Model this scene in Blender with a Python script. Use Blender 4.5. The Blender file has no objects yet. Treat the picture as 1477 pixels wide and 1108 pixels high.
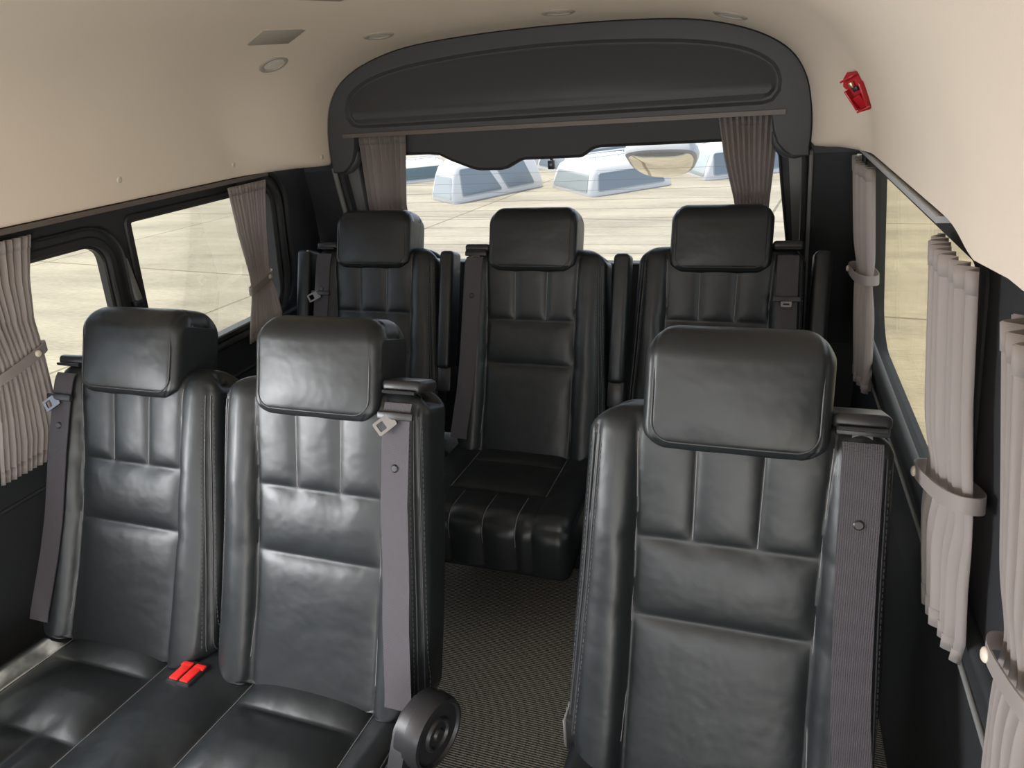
import bpy, bmesh, math, random
import numpy as np
from mathutils import Vector, Matrix
from mathutils.geometry import tessellate_polygon
random.seed(7); np.random.seed(7)
PI = math.pi
sc = bpy.context.scene
COL = sc.collection

# ------------------------------------------------------------------ materials
def nt(name):
    m = bpy.data.materials.new(name); m.use_nodes = True
    t = m.node_tree; b = t.nodes['Principled BSDF']
    return m, t, b
def N(t, kind, **kw):
    n = t.nodes.new(kind)
    for k, v in kw.items():
        if k in n.inputs: n.inputs[k].default_value = v
        else: setattr(n, k, v)
    return n
def simple(name, col, rough=.5, metal=0., bump=0., bscale=200., spec=.5, var=0., vscale=6., sheen=0., trans=0.):
    m, t, b = nt(name)
    b.inputs['Base Color'].default_value = (*col, 1); b.inputs['Roughness'].default_value = rough
    b.inputs['Metallic'].default_value = metal; b.inputs['Specular IOR Level'].default_value = spec
    if sheen: b.inputs['Sheen Weight'].default_value = sheen
    tc = N(t, 'ShaderNodeTexCoord')
    if var:
        n = N(t, 'ShaderNodeTexNoise', Scale=vscale, Detail=4.)
        t.links.new(tc.outputs['Object'], n.inputs['Vector'])
        r = N(t, 'ShaderNodeMapRange'); r.inputs['To Min'].default_value = 1-var; r.inputs['To Max'].default_value = 1+var
        t.links.new(n.outputs['Fac'], r.inputs['Value'])
        mx = N(t, 'ShaderNodeVectorMath', operation='SCALE'); mx.inputs[0].default_value = col
        t.links.new(r.outputs['Result'], mx.inputs['Scale']); t.links.new(mx.outputs['Vector'], b.inputs['Base Color'])
    if bump:
        n = N(t, 'ShaderNodeTexNoise', Scale=bscale, Detail=3.)
        t.links.new(tc.outputs['Object'], n.inputs['Vector'])
        bp = N(t, 'ShaderNodeBump', Strength=bump, Distance=.002)
        t.links.new(n.outputs['Fac'], bp.inputs['Height']); t.links.new(bp.outputs['Normal'], b.inputs['Normal'])
    return m
M = {}
def leather():
    m, t, b = nt('black_leather')
    b.inputs['Base Color'].default_value = (.011, .0135, .0150, 1)
    b.inputs['Specular IOR Level'].default_value = .5
    tc = N(t, 'ShaderNodeTexCoord')
    v = N(t, 'ShaderNodeTexVoronoi', Scale=420.); v.feature = 'DISTANCE_TO_EDGE'
    t.links.new(tc.outputs['Object'], v.inputs['Vector'])
    n = N(t, 'ShaderNodeTexNoise', Scale=14., Detail=4.)
    t.links.new(tc.outputs['Object'], n.inputs['Vector'])
    r = N(t, 'ShaderNodeMapRange'); r.inputs['To Min'].default_value = .36; r.inputs['To Max'].default_value = .48
    t.links.new(n.outputs['Fac'], r.inputs['Value']); t.links.new(r.outputs['Result'], b.inputs['Roughness'])
    bp = N(t, 'ShaderNodeBump', Strength=.10, Distance=.001)
    t.links.new(v.outputs['Distance'], bp.inputs['Height'])
    n2 = N(t, 'ShaderNodeTexNoise', Scale=16., Detail=2.)
    t.links.new(tc.outputs['Object'], n2.inputs['Vector'])
    b2 = N(t, 'ShaderNodeBump', Strength=.25, Distance=.012)
    t.links.new(n2.outputs['Fac'], b2.inputs['Height']); t.links.new(bp.outputs['Normal'], b2.inputs['Normal'])
    t.links.new(b2.outputs['Normal'], b.inputs['Normal'])
    return m
M['leather'] = leather()
M['thread'] = simple('grey_thread', (.17, .165, .17), .6)
M['stitch'] = simple('dark_grey_thread', (.075, .075, .078), .6)
M['piping'] = simple('black_piping', (.035, .036, .038), .42)
M['plastic'] = simple('black_plastic', (.018, .018, .020), .38, bump=.05, bscale=600)
M['softplastic'] = simple('charcoal_trim_plastic', (.024, .026, .029), .55, bump=.12, bscale=500)
M['greytrim'] = simple('grey_trim_plastic', (.20, .20, .195), .5)
M['panel'] = simple('charcoal_vinyl', (.052, .055, .060), .55, bump=.15, bscale=420)
M['rubber'] = simple('black_rubber', (.02, .02, .021), .6)
M['chrome'] = simple('bright_metal', (.26, .26, .27), .35, metal=1.)
M['red'] = simple('red_button_plastic', (.72, .025, .02), .35)
M['redbracket'] = simple('dark_red_plastic', (.42, .014, .022), .3, bump=.3, bscale=90)
M['brass'] = simple('brass_contact', (.65, .55, .35), .35, metal=1.)
M['rail'] = simple('brown_grey_rail', (.12, .10, .09), .45)
M['railgrey'] = simple('silver_grey_rail', (.42, .43, .45), .35)
M['headliner'] = simple('cream_headliner_cloth', (.82, .72, .615), .9, bump=.25, bscale=700, var=.03, vscale=3)
M['greyprint'] = simple('grey_cloth_panel', (.40, .365, .32), .8)
M['clip'] = simple('cream_plastic', (.66, .60, .51), .5)
M['metalgrey'] = simple('white_painted_metal', (.62, .62, .62), .35)
M['lampglass'] = simple('frosted_lens', (.72, .69, .62), .3)
def webbing():
    m, t, b = nt('belt_webbing')
    b.inputs['Base Color'].default_value = (.060, .054, .062, 1); b.inputs['Roughness'].default_value = .75
    tc = N(t, 'ShaderNodeTexCoord')
    w = N(t, 'ShaderNodeTexWave', Scale=95.); w.bands_direction = 'X'
    t.links.new(tc.outputs['Object'], w.inputs['Vector'])
    w2 = N(t, 'ShaderNodeTexWave', Scale=160.); w2.bands_direction = 'Z'
    t.links.new(tc.outputs['Object'], w2.inputs['Vector'])
    a = N(t, 'ShaderNodeMath', operation='ADD'); t.links.new(w.outputs['Fac'], a.inputs[0]); t.links.new(w2.outputs['Fac'], a.inputs[1])
    bp = N(t, 'ShaderNodeBump', Strength=.35, Distance=.001)
    t.links.new(a.outputs['Value'], bp.inputs['Height']); t.links.new(bp.outputs['Normal'], b.inputs['Normal'])
    return m
M['webbing'] = webbing()
def curtain_mat():
    m, t, b = nt('beige_grey_curtain')
    b.inputs['Base Color'].default_value = (.42, .375, .36, 1); b.inputs['Roughness'].default_value = .8
    b.inputs['Sheen Weight'].default_value = .2
    tr = N(t, 'ShaderNodeBsdfTranslucent'); tr.inputs['Color'].default_value = (.50, .455, .43, 1)
    mx = N(t, 'ShaderNodeMixShader', Fac=.42)
    out = t.nodes['Material Output']
    t.links.new(b.outputs[0], mx.inputs[1]); t.links.new(tr.outputs[0], mx.inputs[2]); t.links.new(mx.outputs[0], out.inputs['Surface'])
    tc = N(t, 'ShaderNodeTexCoord'); n = N(t, 'ShaderNodeTexNoise', Scale=500., Detail=2.)
    t.links.new(tc.outputs['Object'], n.inputs['Vector'])
    bp = N(t, 'ShaderNodeBump', Strength=.2, Distance=.001)
    t.links.new(n.outputs['Fac'], bp.inputs['Height']); t.links.new(bp.outputs['Normal'], b.inputs['Normal'])
    return m
M['curtain'] = curtain_mat()
def carpet():
    m, t, b = nt('ribbed_grey_carpet')
    b.inputs['Roughness'].default_value = .85; b.inputs['Specular IOR Level'].default_value = .3
    tc = N(t, 'ShaderNodeTexCoord')
    w = N(t, 'ShaderNodeTexWave', Scale=48., Distortion=1.2, Detail=2.); w.bands_direction = 'Y'; w.inputs['Detail Scale'].default_value = 6.
    t.links.new(tc.outputs['Object'], w.inputs['Vector'])
    n = N(t, 'ShaderNodeTexNoise', Scale=170., Detail=3.); t.links.new(tc.outputs['Object'], n.inputs['Vector'])
    mu = N(t, 'ShaderNodeMath', operation='MULTIPLY'); t.links.new(w.outputs['Fac'], mu.inputs[0]); t.links.new(n.outputs['Fac'], mu.inputs[1])
    cr = N(t, 'ShaderNodeValToRGB'); e = cr.color_ramp.elements
    e[0].position = .10; e[0].color = (.04, .04, .037, 1); e[1].position = .5; e[1].color = (.44, .435, .39, 1)
    t.links.new(mu.outputs['Value'], cr.inputs['Fac']); t.links.new(cr.outputs['Color'], b.inputs['Base Color'])
    bp = N(t, 'ShaderNodeBump', Strength=.6, Distance=.003)
    t.links.new(mu.outputs['Value'], bp.inputs['Height']); t.links.new(bp.outputs['Normal'], b.inputs['Normal'])
    return m
M['carpet'] = carpet()
def glass(name, tint, refl=.04, rough=.02):
    m = bpy.data.materials.new(name); m.use_nodes = True; t = m.node_tree; t.nodes.clear()
    out = N(t, 'ShaderNodeOutputMaterial'); tr = N(t, 'ShaderNodeBsdfTransparent'); tr.inputs['Color'].default_value = (*tint, 1)
    gl = N(t, 'ShaderNodeBsdfGlossy'); gl.inputs['Roughness'].default_value = rough
    fr = N(t, 'ShaderNodeFresnel', IOR=1.35)
    mx = N(t, 'ShaderNodeMixShader')
    mu = N(t, 'ShaderNodeMath', operation='MULTIPLY'); mu.inputs[1].default_value = refl*25
    t.links.new(fr.outputs[0], mu.inputs[0]); t.links.new(mu.outputs[0], mx.inputs['Fac'])
    t.links.new(tr.outputs[0], mx.inputs[1]); t.links.new(gl.outputs[0], mx.inputs[2]); t.links.new(mx.outputs[0], out.inputs['Surface'])
    return m
M['glass_side'] = glass('side_window_glass', (.96, .96, .93), .012)
M['glass_right'] = glass('yellowish_window_glass', (.97, .94, .85), .012)
M['glass_rear'] = glass('rear_window_glass', (.97, .975, .98), .015)
def ground_mat():
    m, t, b = nt('pale_concrete_ground')
    b.inputs['Roughness'].default_value = .9; b.inputs['Specular IOR Level'].default_value = .2
    tc = N(t, 'ShaderNodeTexCoord')
    mp = N(t, 'ShaderNodeMapping'); mp.inputs['Scale'].default_value = (.22, .9, 1); mp.inputs['Rotation'].default_value = (0, 0, .25)
    t.links.new(tc.outputs['Object'], mp.inputs['Vector'])
    n = N(t, 'ShaderNodeTexNoise', Scale=1.6, Detail=8., Roughness=.62); t.links.new(mp.outputs['Vector'], n.inputs['Vector'])
    cr = N(t, 'ShaderNodeValToRGB'); e = cr.color_ramp.elements
    e[0].position = .30; e[0].color = (.225, .196, .147, 1); e[1].position = .62; e[1].color = (.350, .308, .228, 1)
    t.links.new(n.outputs['Fac'], cr.inputs['Fac'])
    # fine grit
    n3 = N(t, 'ShaderNodeTexNoise', Scale=26., Detail=5.); 
    mp3 = N(t, 'ShaderNodeMapping'); mp3.inputs['Scale'].default_value = (.35, 1.5, 1); mp3.inputs['Rotation'].default_value = (0, 0, .2)
    t.links.new(tc.outputs['Object'], mp3.inputs['Vector']); t.links.new(mp3.outputs['Vector'], n3.inputs['Vector'])
    r3 = N(t, 'ShaderNodeMapRange'); r3.inputs['From Min'].default_value = .3; r3.inputs['From Max'].default_value = .7
    r3.inputs['To Min'].default_value = .86; r3.inputs['To Max'].default_value = 1.10
    t.links.new(n3.outputs['Fac'], r3.inputs['Value'])
    ml = N(t, 'ShaderNodeVectorMath', operation='SCALE'); t.links.new(cr.outputs['Color'], ml.inputs[0]); t.links.new(r3.outputs['Result'], ml.inputs['Scale'])
    # slab joints between concrete bays
    br = N(t, 'ShaderNodeTexBrick'); br.offset = 0; br.inputs['Color1'].default_value = (1, 1, 1, 1); br.inputs['Color2'].default_value = (1, 1, 1, 1)
    br.inputs['Mortar'].default_value = (.55, .52, .47, 1); br.inputs['Scale'].default_value = 1.; br.inputs['Mortar Size'].default_value = .022
    br.inputs['Brick Width'].default_value = 5.5; br.inputs['Row Height'].default_value = 4.3
    mpb = N(t, 'ShaderNodeMapping'); mpb.inputs['Rotation'].default_value = (0, 0, .12); mpb.inputs['Location'].default_value = (.6, 1.7, 0)
    t.links.new(tc.outputs['Object'], mpb.inputs['Vector']); t.links.new(mpb.outputs['Vector'], br.inputs['Vector'])
    mm = N(t, 'ShaderNodeVectorMath', operation='MULTIPLY'); t.links.new(ml.outputs['Vector'], mm.inputs[0]); t.links.new(br.outputs['Color'], mm.inputs[1])
    t.links.new(mm.outputs['Vector'], b.inputs['Base Color'])
    bp = N(t, 'ShaderNodeBump', Strength=.4, Distance=.02); t.links.new(n3.outputs['Fac'], bp.inputs['Height']); t.links.new(bp.outputs['Normal'], b.inputs['Normal'])
    return m
M['ground'] = ground_mat()
M['white'] = simple('white_gelcoat', (.60, .575, .54), .35)
M['cwin'] = simple('blue_grey_tinted_glass', (.17, .195, .21), .15)
M['cwin2'] = simple('pale_grey_glass', (.34, .36, .34), .2)
M['darkcar'] = simple('dark_green_paint', (.10, .14, .14), .3)
M['mirror'] = simple('mirror_glass', (.88, .86, .80), .03, metal=1.)

# ------------------------------------------------------------------ object helpers
def mesh_obj(name, verts, faces, mat, parent=None, smooth=True, autosm=None, index=None):
    me = bpy.data.meshes.new(name); me.from_pydata([tuple(map(float, v)) for v in verts], [], faces)
    if index: me.polygons.foreach_set('material_index', index)
    me.validate()
    bm = bmesh.new(); bm.from_mesh(me); bmesh.ops.recalc_face_normals(bm, faces=bm.faces)
    if smooth:
        for f in bm.faces: f.smooth = True
        ang = autosm if autosm else math.radians(40)
        for e in bm.edges:
            if len(e.link_faces) == 2 and e.calc_face_angle(0) > ang: e.smooth = False
    bm.to_mesh(me); bm.free()
    o = bpy.data.objects.new(name, me); COL.objects.link(o); me.materials.append(mat)
    if parent: o.parent = parent
    return o
def multi_obj(name, chunks, parent=None, ang=75):
    '''one part: chunks of (verts, faces, material) in one mesh'''
    V, F = join_geo([(v, f) for v, f, m in chunks]); k = []
    for i, (v, f, m) in enumerate(chunks): k += [i]*len(f)
    o = mesh_obj(name, V, F, chunks[0][2], parent, autosm=math.radians(ang), index=k)
    for v, f, m in chunks[1:]: o.data.materials.append(m)
    return o
def bm_obj(name, bm, mat, parent=None, smooth=True, ang=40):
    me = bpy.data.meshes.new(name); bmesh.ops.recalc_face_normals(bm, faces=bm.faces)
    if smooth:
        for f in bm.faces: f.smooth = True
        for e in bm.edges:
            if len(e.link_faces) == 2 and e.calc_face_angle(0) > math.radians(ang): e.smooth = False
    bm.to_mesh(me); bm.free(); me.materials.append(mat)
    o = bpy.data.objects.new(name, me); COL.objects.link(o)
    if parent: o.parent = parent
    return o
def empty(name, loc, label, cat, group=None, rot=(0, 0, 0)):
    o = bpy.data.objects.new(name, None); COL.objects.link(o); o.empty_display_size = .1
    o.location = loc; o.rotation_euler = rot
    return tag(o, label, cat, group)
def tag(o, label, cat, group=None, kind=None):
    o['label'] = label; o['category'] = cat
    if group: o['group'] = group
    if kind: o['kind'] = kind
    return o
def struct(o, label=None, cat=None):
    o['kind'] = 'structure'
    if label: o['label'] = label
    if cat: o['category'] = cat
    return o
def bm_box(bm, c, s, bev=0., rot=None, seg=2):
    r = bmesh.ops.create_cube(bm, size=1); vs = r['verts']
    bmesh.ops.scale(bm, vec=s, verts=vs)
    if bev:
        es = list({e for v in vs for e in v.link_edges})
        rb = bmesh.ops.bevel(bm, geom=es, offset=bev, segments=seg, profile=.5, affect='EDGES')
        vs = list({v for f in rb['faces'] for v in f.verts} | {v for v in vs if v.is_valid})
        # collect the island
        st = [vs[0]]; seen = {vs[0]}
        while st:
            v = st.pop()
            for e in v.link_edges:
                w = e.other_vert(v)
                if w not in seen: seen.add(w); st.append(w)
        vs = list(seen)
    if rot is not None: bmesh.ops.rotate(bm, cent=(0, 0, 0), matrix=rot, verts=vs)
    bmesh.ops.translate(bm, vec=c, verts=vs)
    return vs
def box(name, c, s, mat, parent=None, bev=.004, rot=None, seg=2):
    bm = bmesh.new(); bm_box(bm, c, s, bev, rot, seg)
    return bm_obj(name, bm, mat, parent)
def tube_geo(pts, r, n=8, closed=False):
    pts = [Vector(p) for p in pts]; V = []; F = []; L = len(pts)
    prev = None
    for i, p in enumerate(pts):
        if closed: t = (pts[(i+1) % L]-pts[i-1])
        else: t = pts[min(i+1, L-1)]-pts[max(i-1, 0)]
        t.normalize()
        if prev is None:
            a = Vector((0, 0, 1)) if abs(t.z) < .9 else Vector((1, 0, 0))
            u = t.cross(a).normalized()
        else:
            u = (prev-t*prev.dot(t)).normalized()
        prev = u; w = t.cross(u)
        rr = r[i] if isinstance(r, (list, tuple)) else r
        for k in range(n):
            a = 2*PI*k/n; V.append(p+u*math.cos(a)*rr+w*math.sin(a)*rr)
    for i in range(L if closed else L-1):
        for k in range(n):
            a = i*n+k; b = i*n+(k+1) % n; c = ((i+1) % L)*n+(k+1) % n; d = ((i+1) % L)*n+k
            F.append((a, b, c, d))
    if not closed:
        F.append(tuple(range(n))[::-1]); F.append(tuple((L-1)*n+k for k in range(n)))
    return V, F
def tube(name, pts, r, mat, parent=None, n=8, closed=False):
    V, F = tube_geo(pts, r, n, closed); return mesh_obj(name, V, F, mat, parent)
def join_geo(list_vf):
    V = []; F = []
    for v, f in list_vf:
        o = len(V); V += list(v); F += [tuple(i+o for i in q) for q in f]
    return V, F
def lathe(name, prof, mat, parent=None, axis='z', n=40, loc=(0, 0, 0)):
    V = []; F = []; L = len(prof)
    for k in range(n):
        a = 2*PI*k/n
        for (r, h) in prof:
            p = (r*math.cos(a), r*math.sin(a), h)
            if axis == 'x': p = (h, r*math.cos(a), r*math.sin(a))
            if axis == 'y': p = (r*math.cos(a), h, r*math.sin(a))
            V.append((p[0]+loc[0], p[1]+loc[1], p[2]+loc[2]))
    for k in range(n):
        for i in range(L-1):
            F.append((k*L+i, k*L+i+1, ((k+1) % n)*L+i+1, ((k+1) % n)*L+i))
    F.append(tuple(k*L for k in range(n))); F.append(tuple(k*L+L-1 for k in range(n)))
    return mesh_obj(name, V, F, mat, parent, autosm=math.radians(30))
def rrect(x0, x1, y0, y1, r, n=8):
    """rounded rectangle; r: one radius or four (x1y1, x0y1, x0y0, x1y0)"""
    if not isinstance(r, (list, tuple)): r = [r]*4
    P = []
    for (cx, cy, a0, rr) in ((x1, y1, 0, r[0]), (x0, y1, 90, r[1]), (x0, y0, 180, r[2]), (x1, y0, 270, r[3])):
        sx = -1 if cx == x1 else 1; sy = -1 if cy == y1 else 1
        if rr < 1e-5: P.append((cx, cy)); continue
        for k in range(n+1):
            a = math.radians(a0+90*k/n); P.append((cx+sx*rr+rr*math.cos(a), cy+sy*rr+rr*math.sin(a)))
    return P
def densify(P, d):
    out = []
    for i in range(len(P)):
        a = Vector(P[i]); b = Vector(P[(i+1) % len(P)]); n = max(1, int((b-a).length/d))
        for k in range(n): out.append(tuple(a+(b-a)*k/n))
    return out
def plate(name, outer, holes, fmap, thick, mat, parent=None, smooth=False):
    """flat polygon with holes; fmap(u,v,w) -> 3D, w = 0 front, thick = back"""
    loops = [outer]+list(holes)
    tri = tessellate_polygon([[Vector((u, v, 0)) for u, v in l] for l in loops])
    flat = [p for l in loops for p in l]; n = len(flat)
    V = [fmap(u, v, 0) for u, v in flat]+[fmap(u, v, thick) for u, v in flat]
    F = [tuple(t) for t in tri]+[tuple(i+n for i in t[::-1]) for t in tri]
    o = 0
    for l in loops:
        L = len(l)
        for i in range(L): F.append((o+i, o+(i+1) % L, n+o+(i+1) % L, n+o+i))
        o += L
    return mesh_obj(name, V, F, mat, parent, smooth=smooth)
def ring(name, loop, fmap, w, d0, d1, mat, parent=None, inset=0.):
    """frame following a closed loop in (u,v): width w outward from loop(-inset), depth from d0 to d1"""
    L = len(loop); nrm = []
    A = sum(loop[i][0]*loop[(i+1) % L][1]-loop[(i+1) % L][0]*loop[i][1] for i in range(L))
    sg = 1 if A > 0 else -1
    for i in range(L):
        a = Vector(loop[i-1]); b = Vector(loop[(i+1) % L]); t = (b-a).normalized(); nrm.append((sg*t.y, -sg*t.x))
    V = []; F = []
    prof = [(-inset, d0), (-inset+.15*w, d0-.0), (w-inset, d0), (w-inset, d1), (-inset, d1)]
    prof = [(-inset, d0+.004), (-inset+.004, d0), (w-inset-.004, d0), (w-inset, d0+.004), (w-inset, d1), (-inset, d1)]
    K = len(prof)
    for i in range(L):
        for (o, d) in prof: V.append(fmap(loop[i][0]+nrm[i][0]*o, loop[i][1]+nrm[i][1]*o, d))
    for i in range(L):
        for k in range(K): F.append((i*K+k, i*K+(k+1) % K, ((i+1) % L)*K+(k+1) % K, ((i+1) % L)*K+k))
    return mesh_obj(name, V, F, mat, parent)
def smooth01(x): x = min(max(x, 0), 1); return x*x*(3-2*x)
def interp(tab, x):
    if x <= tab[0][0]: return tab[0][1]
    for (a, va), (b, vb) in zip(tab, tab[1:]):
        if x <= b: return va+(vb-va)*(x-a)/(b-a)
    return tab[-1][1]

# ------------------------------------------------------------------ camera
Rr = [[0.944637368, 0.320345252, -0.070987057], [0.067717284, -0.402028590, -0.913119588], [-0.321052351, 0.857759834, -0.401464139]]
cam_d = bpy.data.cameras.new('camera'); cam = bpy.data.objects.new('camera', cam_d); COL.objects.link(cam)
mw = Matrix(((Rr[0][0], -Rr[1][0], -Rr[2][0], 0.58825), (Rr[0][1], -Rr[1][1], -Rr[2][1], 0.0), (Rr[0][2], -Rr[1][2], -Rr[2][2], 1.55379), (0, 0, 0, 1)))
cam.matrix_world = mw
cam_d.sensor_fit = 'HORIZONTAL'; cam_d.sensor_width = 36; cam_d.lens = 987.09/1477*36; cam_d.clip_start = .02; cam_d.clip_end = 500
sc.camera = cam

XC = -.12                                   # the van's centre line
# ------------------------------------------------------------------ van shell
LOWZ = .45
def xl(z): return -1.115-.11*(1.325-max(z, LOWZ))
def xr(z): return .875+.11*(1.325-max(z, LOWZ))
fl = lambda u, v, w: (xl(v)-w, u, v)
fr_ = lambda u, v, w: (xr(v)+w, u, v)
REAR = 2.40
def yrear(z): return 2.40+.28*(1.3-min(max(z, .6), 1.3))
def fix_low(P):
    """cut long edges where the wall changes slope"""
    out = []
    for i in range(len(P)):
        a = P[i]; b = P[(i+1) % len(P)]; out.append(a)
        if (a[1]-LOWZ)*(b[1]-LOWZ) < 0:
            t = (LOWZ-a[1])/(b[1]-a[1]); out.append((a[0]+(b[0]-a[0])*t, LOWZ))
    return out
FRONT = -1.6
HL = {
    'window_1': rrect(-.25, 1.436, .825, 1.238, [.065, .065, .06, .06]),
    'window_2': rrect(1.524, 2.172, .808, 1.270, [.06, .012, .02, .09]),
    'window_5': rrect(-1.42, -.42, .80, 1.25, .06)}
HR = {
    'window_3': rrect(1.045, 2.27, .735, 1.290, [.03, .03, .05, .13]),
    'window_4': rrect(-.35, .665, .795, 1.285, .05),
    'opening': rrect(-1.42, -.45, .47, 1.25, .05)}  # door gap added out of view to let ground light in
def side_wall(name, holes, f, lab):
    up = [(FRONT, LOWZ), (2.45+.28*.85, LOWZ), (2.47, 1.0), (2.405, 1.375), (FRONT, 1.375)]
    y0 = FRONT if 'opening' not in holes else -.45    # invented door gap, unseen, lets daylight in down to the floor
    lo = [(y0, -.02), (2.62, -.02), (2.45+.28*.85, LOWZ), (y0, LOWZ)]
    w = plate(name, up, list(holes.values()), f, .05, M['softplastic'])
    struct(w, lab, 'wall')
    l = plate('lower_panel', lo, [], f, .05, M['softplastic'], w)
    return w
wl = side_wall('wall_left', HL, fl, 'dark plastic trimmed side wall left of the seats')
wr = side_wall('wall_right', HR, fr_, 'dark plastic trimmed side wall beside the single seat')
# raised mouldings on the side walls
def moulding(name, pts, r, mat, parent): return tube(name, pts, r, mat, parent, n=10)
moulding('ledge', [(xl(.775)+.004, y, .775) for y in np.linspace(FRONT+.05, 2.4, 30)], .014, M['softplastic'], wl)
moulding('groove_bead', [(xl(.64)+.002, y, .64) for y in np.linspace(FRONT+.05, 2.4, 30)], .006, M['softplastic'], wl)
moulding('ledge', [(xr(.765)-.004, y, .765) for y in np.linspace(FRONT+.05, 2.4, 30)], .016, M['softplastic'], wr)
moulding('groove_bead', [(xr(.66)-.002, y, .66-.04*max(0, 1.2-y)) for y in np.linspace(FRONT+.05, 2.4, 30)], .005, M['greytrim'], wr)
def window(name, loop, f, gm, lab, frame_w=.024, sash=False, gy=.03):
    loop = densify(loop, .03)
    fr = ring(name, loop, f, frame_w, -.008, .035, M['rubber'], inset=.006)
    struct(fr, lab, 'window')
    bm = bmesh.new()
    g = plate('glass_pane', loop, [], lambda u, v, w: f(u, v, gy+w), .004, gm, fr)
    if sash:
        ring('sash', loop, f, .012, .006, .028, M['plastic'], fr, inset=.014)
        ring('outer_bead', [(u, v) for u, v in loop], f, .008, -.016, .0, M['softplastic'], fr, inset=-.036)
    return fr
w1 = window('window_1', HL['window_1'], fl, M['glass_side'], 'sliding side window with rounded dark frame behind the nearest left curtain', sash=True)
w2 = window('window_2', HL['window_2'], fl, M['glass_side'], 'rear left side window before the far left curtain', sash=False)
window('window_5', HL['window_5'], fl, M['glass_side'], 'front left door window')
w3 = window('window_3', HR['window_3'], fr_, M['glass_right'], 'long right side window between two hanging curtains', frame_w=.035)
window('window_4', HR['window_4'], fr_, M['glass_right'], 'right sliding door window behind the nearest right curtain')
# the wide rounded moulding round the rear end of window 2
lp = []
for k in range(13):
    a = math.radians(90-90*k/12); lp.append((2.09+.12*math.cos(a), 1.185+.12*math.sin(a)))
lp += [(2.21, 1.05), (2.212, .95), (2.20, .87), (2.17, .81), (2.11, .785)]
lp = [(2.0, 1.305)]+lp
bead = tube('pillar_bead', [(xl(v)+.004, u, v) for u, v in lp], .017, M['softplastic'], wl, n=10)
lp2 = [(2.02, 1.315)]+[(u+.045, v+.02) for u, v in lp[2:]]
tube('pillar_bead', [(xl(v)+.004, u, v) for u, v in lp2], .012, M['softplastic'], wl, n=10)
# pillar between the left windows: guide rail strips
box('pillar_strip', (xl(1.10)+.006, 1.487, 1.13), (.012, .020, .17), M['greytrim'], wl, .003, rot=Matrix.Rotation(-.11, 3, 'Y'))
box('latch_block', (xl(1.03)+.012, 1.487, 1.035), (.022, .03, .025), M['plastic'], wl, .004)
# floor
fl_o = box('floor', (XC, .56, -.02), (2.20, 4.4, .04), M['carpet'], None, 0)
struct(fl_o, 'dark grey ribbed carpet floor of the aisle', 'floor')

# headliner -----------------------------------------------------------------
PF = [(1.005, 1.345), (.985, 1.324), (.972, 1.330), (.965, 1.37), (.945, 1.44), (.905, 1.53), (.84, 1.61), (.74, 1.675), (.60, 1.722), (.42, 1.750), (.22, 1.763), (0, 1.768)]
PR = [(.93, 1.345), (.90, 1.318), (.853, 1.318), (.849, 1.365), (.842, 1.43), (.820, 1.514), (.770, 1.586), (.679, 1.641), (.55, 1.681), (.41, 1.701), (.2, 1.712), (0, 1.715)]
def resample(P, n):
    P = [Vector(p) for p in P]; d = [0]
    for a, b in zip(P, P[1:]): d.append(d[-1]+(b-a).length)
    out = []
    for k in range(n):
        s = d[-1]*k/(n-1)
        for i in range(len(P)-1):
            if s <= d[i+1]+1e-9:
                # catmull-rom
                p0 = P[max(i-1, 0)]; p1 = P[i]; p2 = P[i+1]; p3 = P[min(i+2, len(P)-1)]
                t = (s-d[i])/(d[i+1]-d[i])
                out.append(.5*((2*p1)+(p2-p0)*t+(2*p0-5*p1+4*p2-p3)*t*t+(3*p1-p0-3*p2+p3)*t**3)); break
    return out
NP = 60
pf = resample(PF, NP); pr = resample(PR, NP)
def head_pt(side, i, Y):
    a = i/(NP-1); b = smooth01((Y-(2.0-.75*a))/(REAR-(2.0-.75*a))) if Y < REAR else 1
    p = pf[i]*(1-b)+pr[i]*b
    z = p.y
    if side > 0 and i < 14:                      # the sliding-door header dips a little
        z -= (.020*math.exp(-((Y-1.0)/.10)**2)+.006*smooth01((1.15-Y)/.2))*max(0, 1-i/14)
    return (XC+side*p.x, Y, z)
ys = list(np.linspace(FRONT, 1.0, 20))+list(np.linspace(1.03, 2.388, 70))
V = []; F = []
for Y in ys:
    row = [head_pt(-1, i, Y) for i in range(NP)]+[head_pt(1, i, Y) for i in range(NP-2, -1, -1)]
    V += row
W_ = 2*NP-1
for j in range(len(ys)-1):
    for i in range(W_-1): F.append((j*W_+i, j*W_+i+1, (j+1)*W_+i+1, (j+1)*W_+i))
ceil = mesh_obj('ceiling', V, F, M['headliner'], None, autosm=math.radians(60))
md = ceil.modifiers.new('thick', 'SOLIDIFY'); md.thickness = .03; md.offset = 1
struct(ceil, 'cream cloth headliner curving down to the windows', 'ceiling')

# outer roof skin keeps the daylight out above the headliner
def hsurf(x, Y):
    """headliner height and normal at x, Y"""
    s = -1 if x < XC else 1; pts = [head_pt(s, i, Y) for i in range(NP)]
    for a, b in zip(pts[3:], pts[4:]):
        if (a[0]-x)*(b[0]-x) <= 0 and a[0] != b[0]:
            t = (x-a[0])/(b[0]-a[0]); z = a[2]+(b[2]-a[2])*t
            tx = Vector((b[0]-a[0], 0, b[2]-a[2])).normalized()
            return z, tx
    return 1.7, Vector((1, 0, 0))
def hframe(x, Y):
    z, tx = hsurf(x, Y); z2, _ = hsurf(x, Y+.02); ty = Vector((0, .02, z2-z)).normalized()
    if tx.x < 0: tx = -tx
    n = tx.cross(ty)
    if n.z > 0: n = -n
    tx = ty.cross(n)
    m = Matrix((tx, ty, n)).transposed().to_4x4(); m.translation = Vector((x, Y, z)); return m

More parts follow.
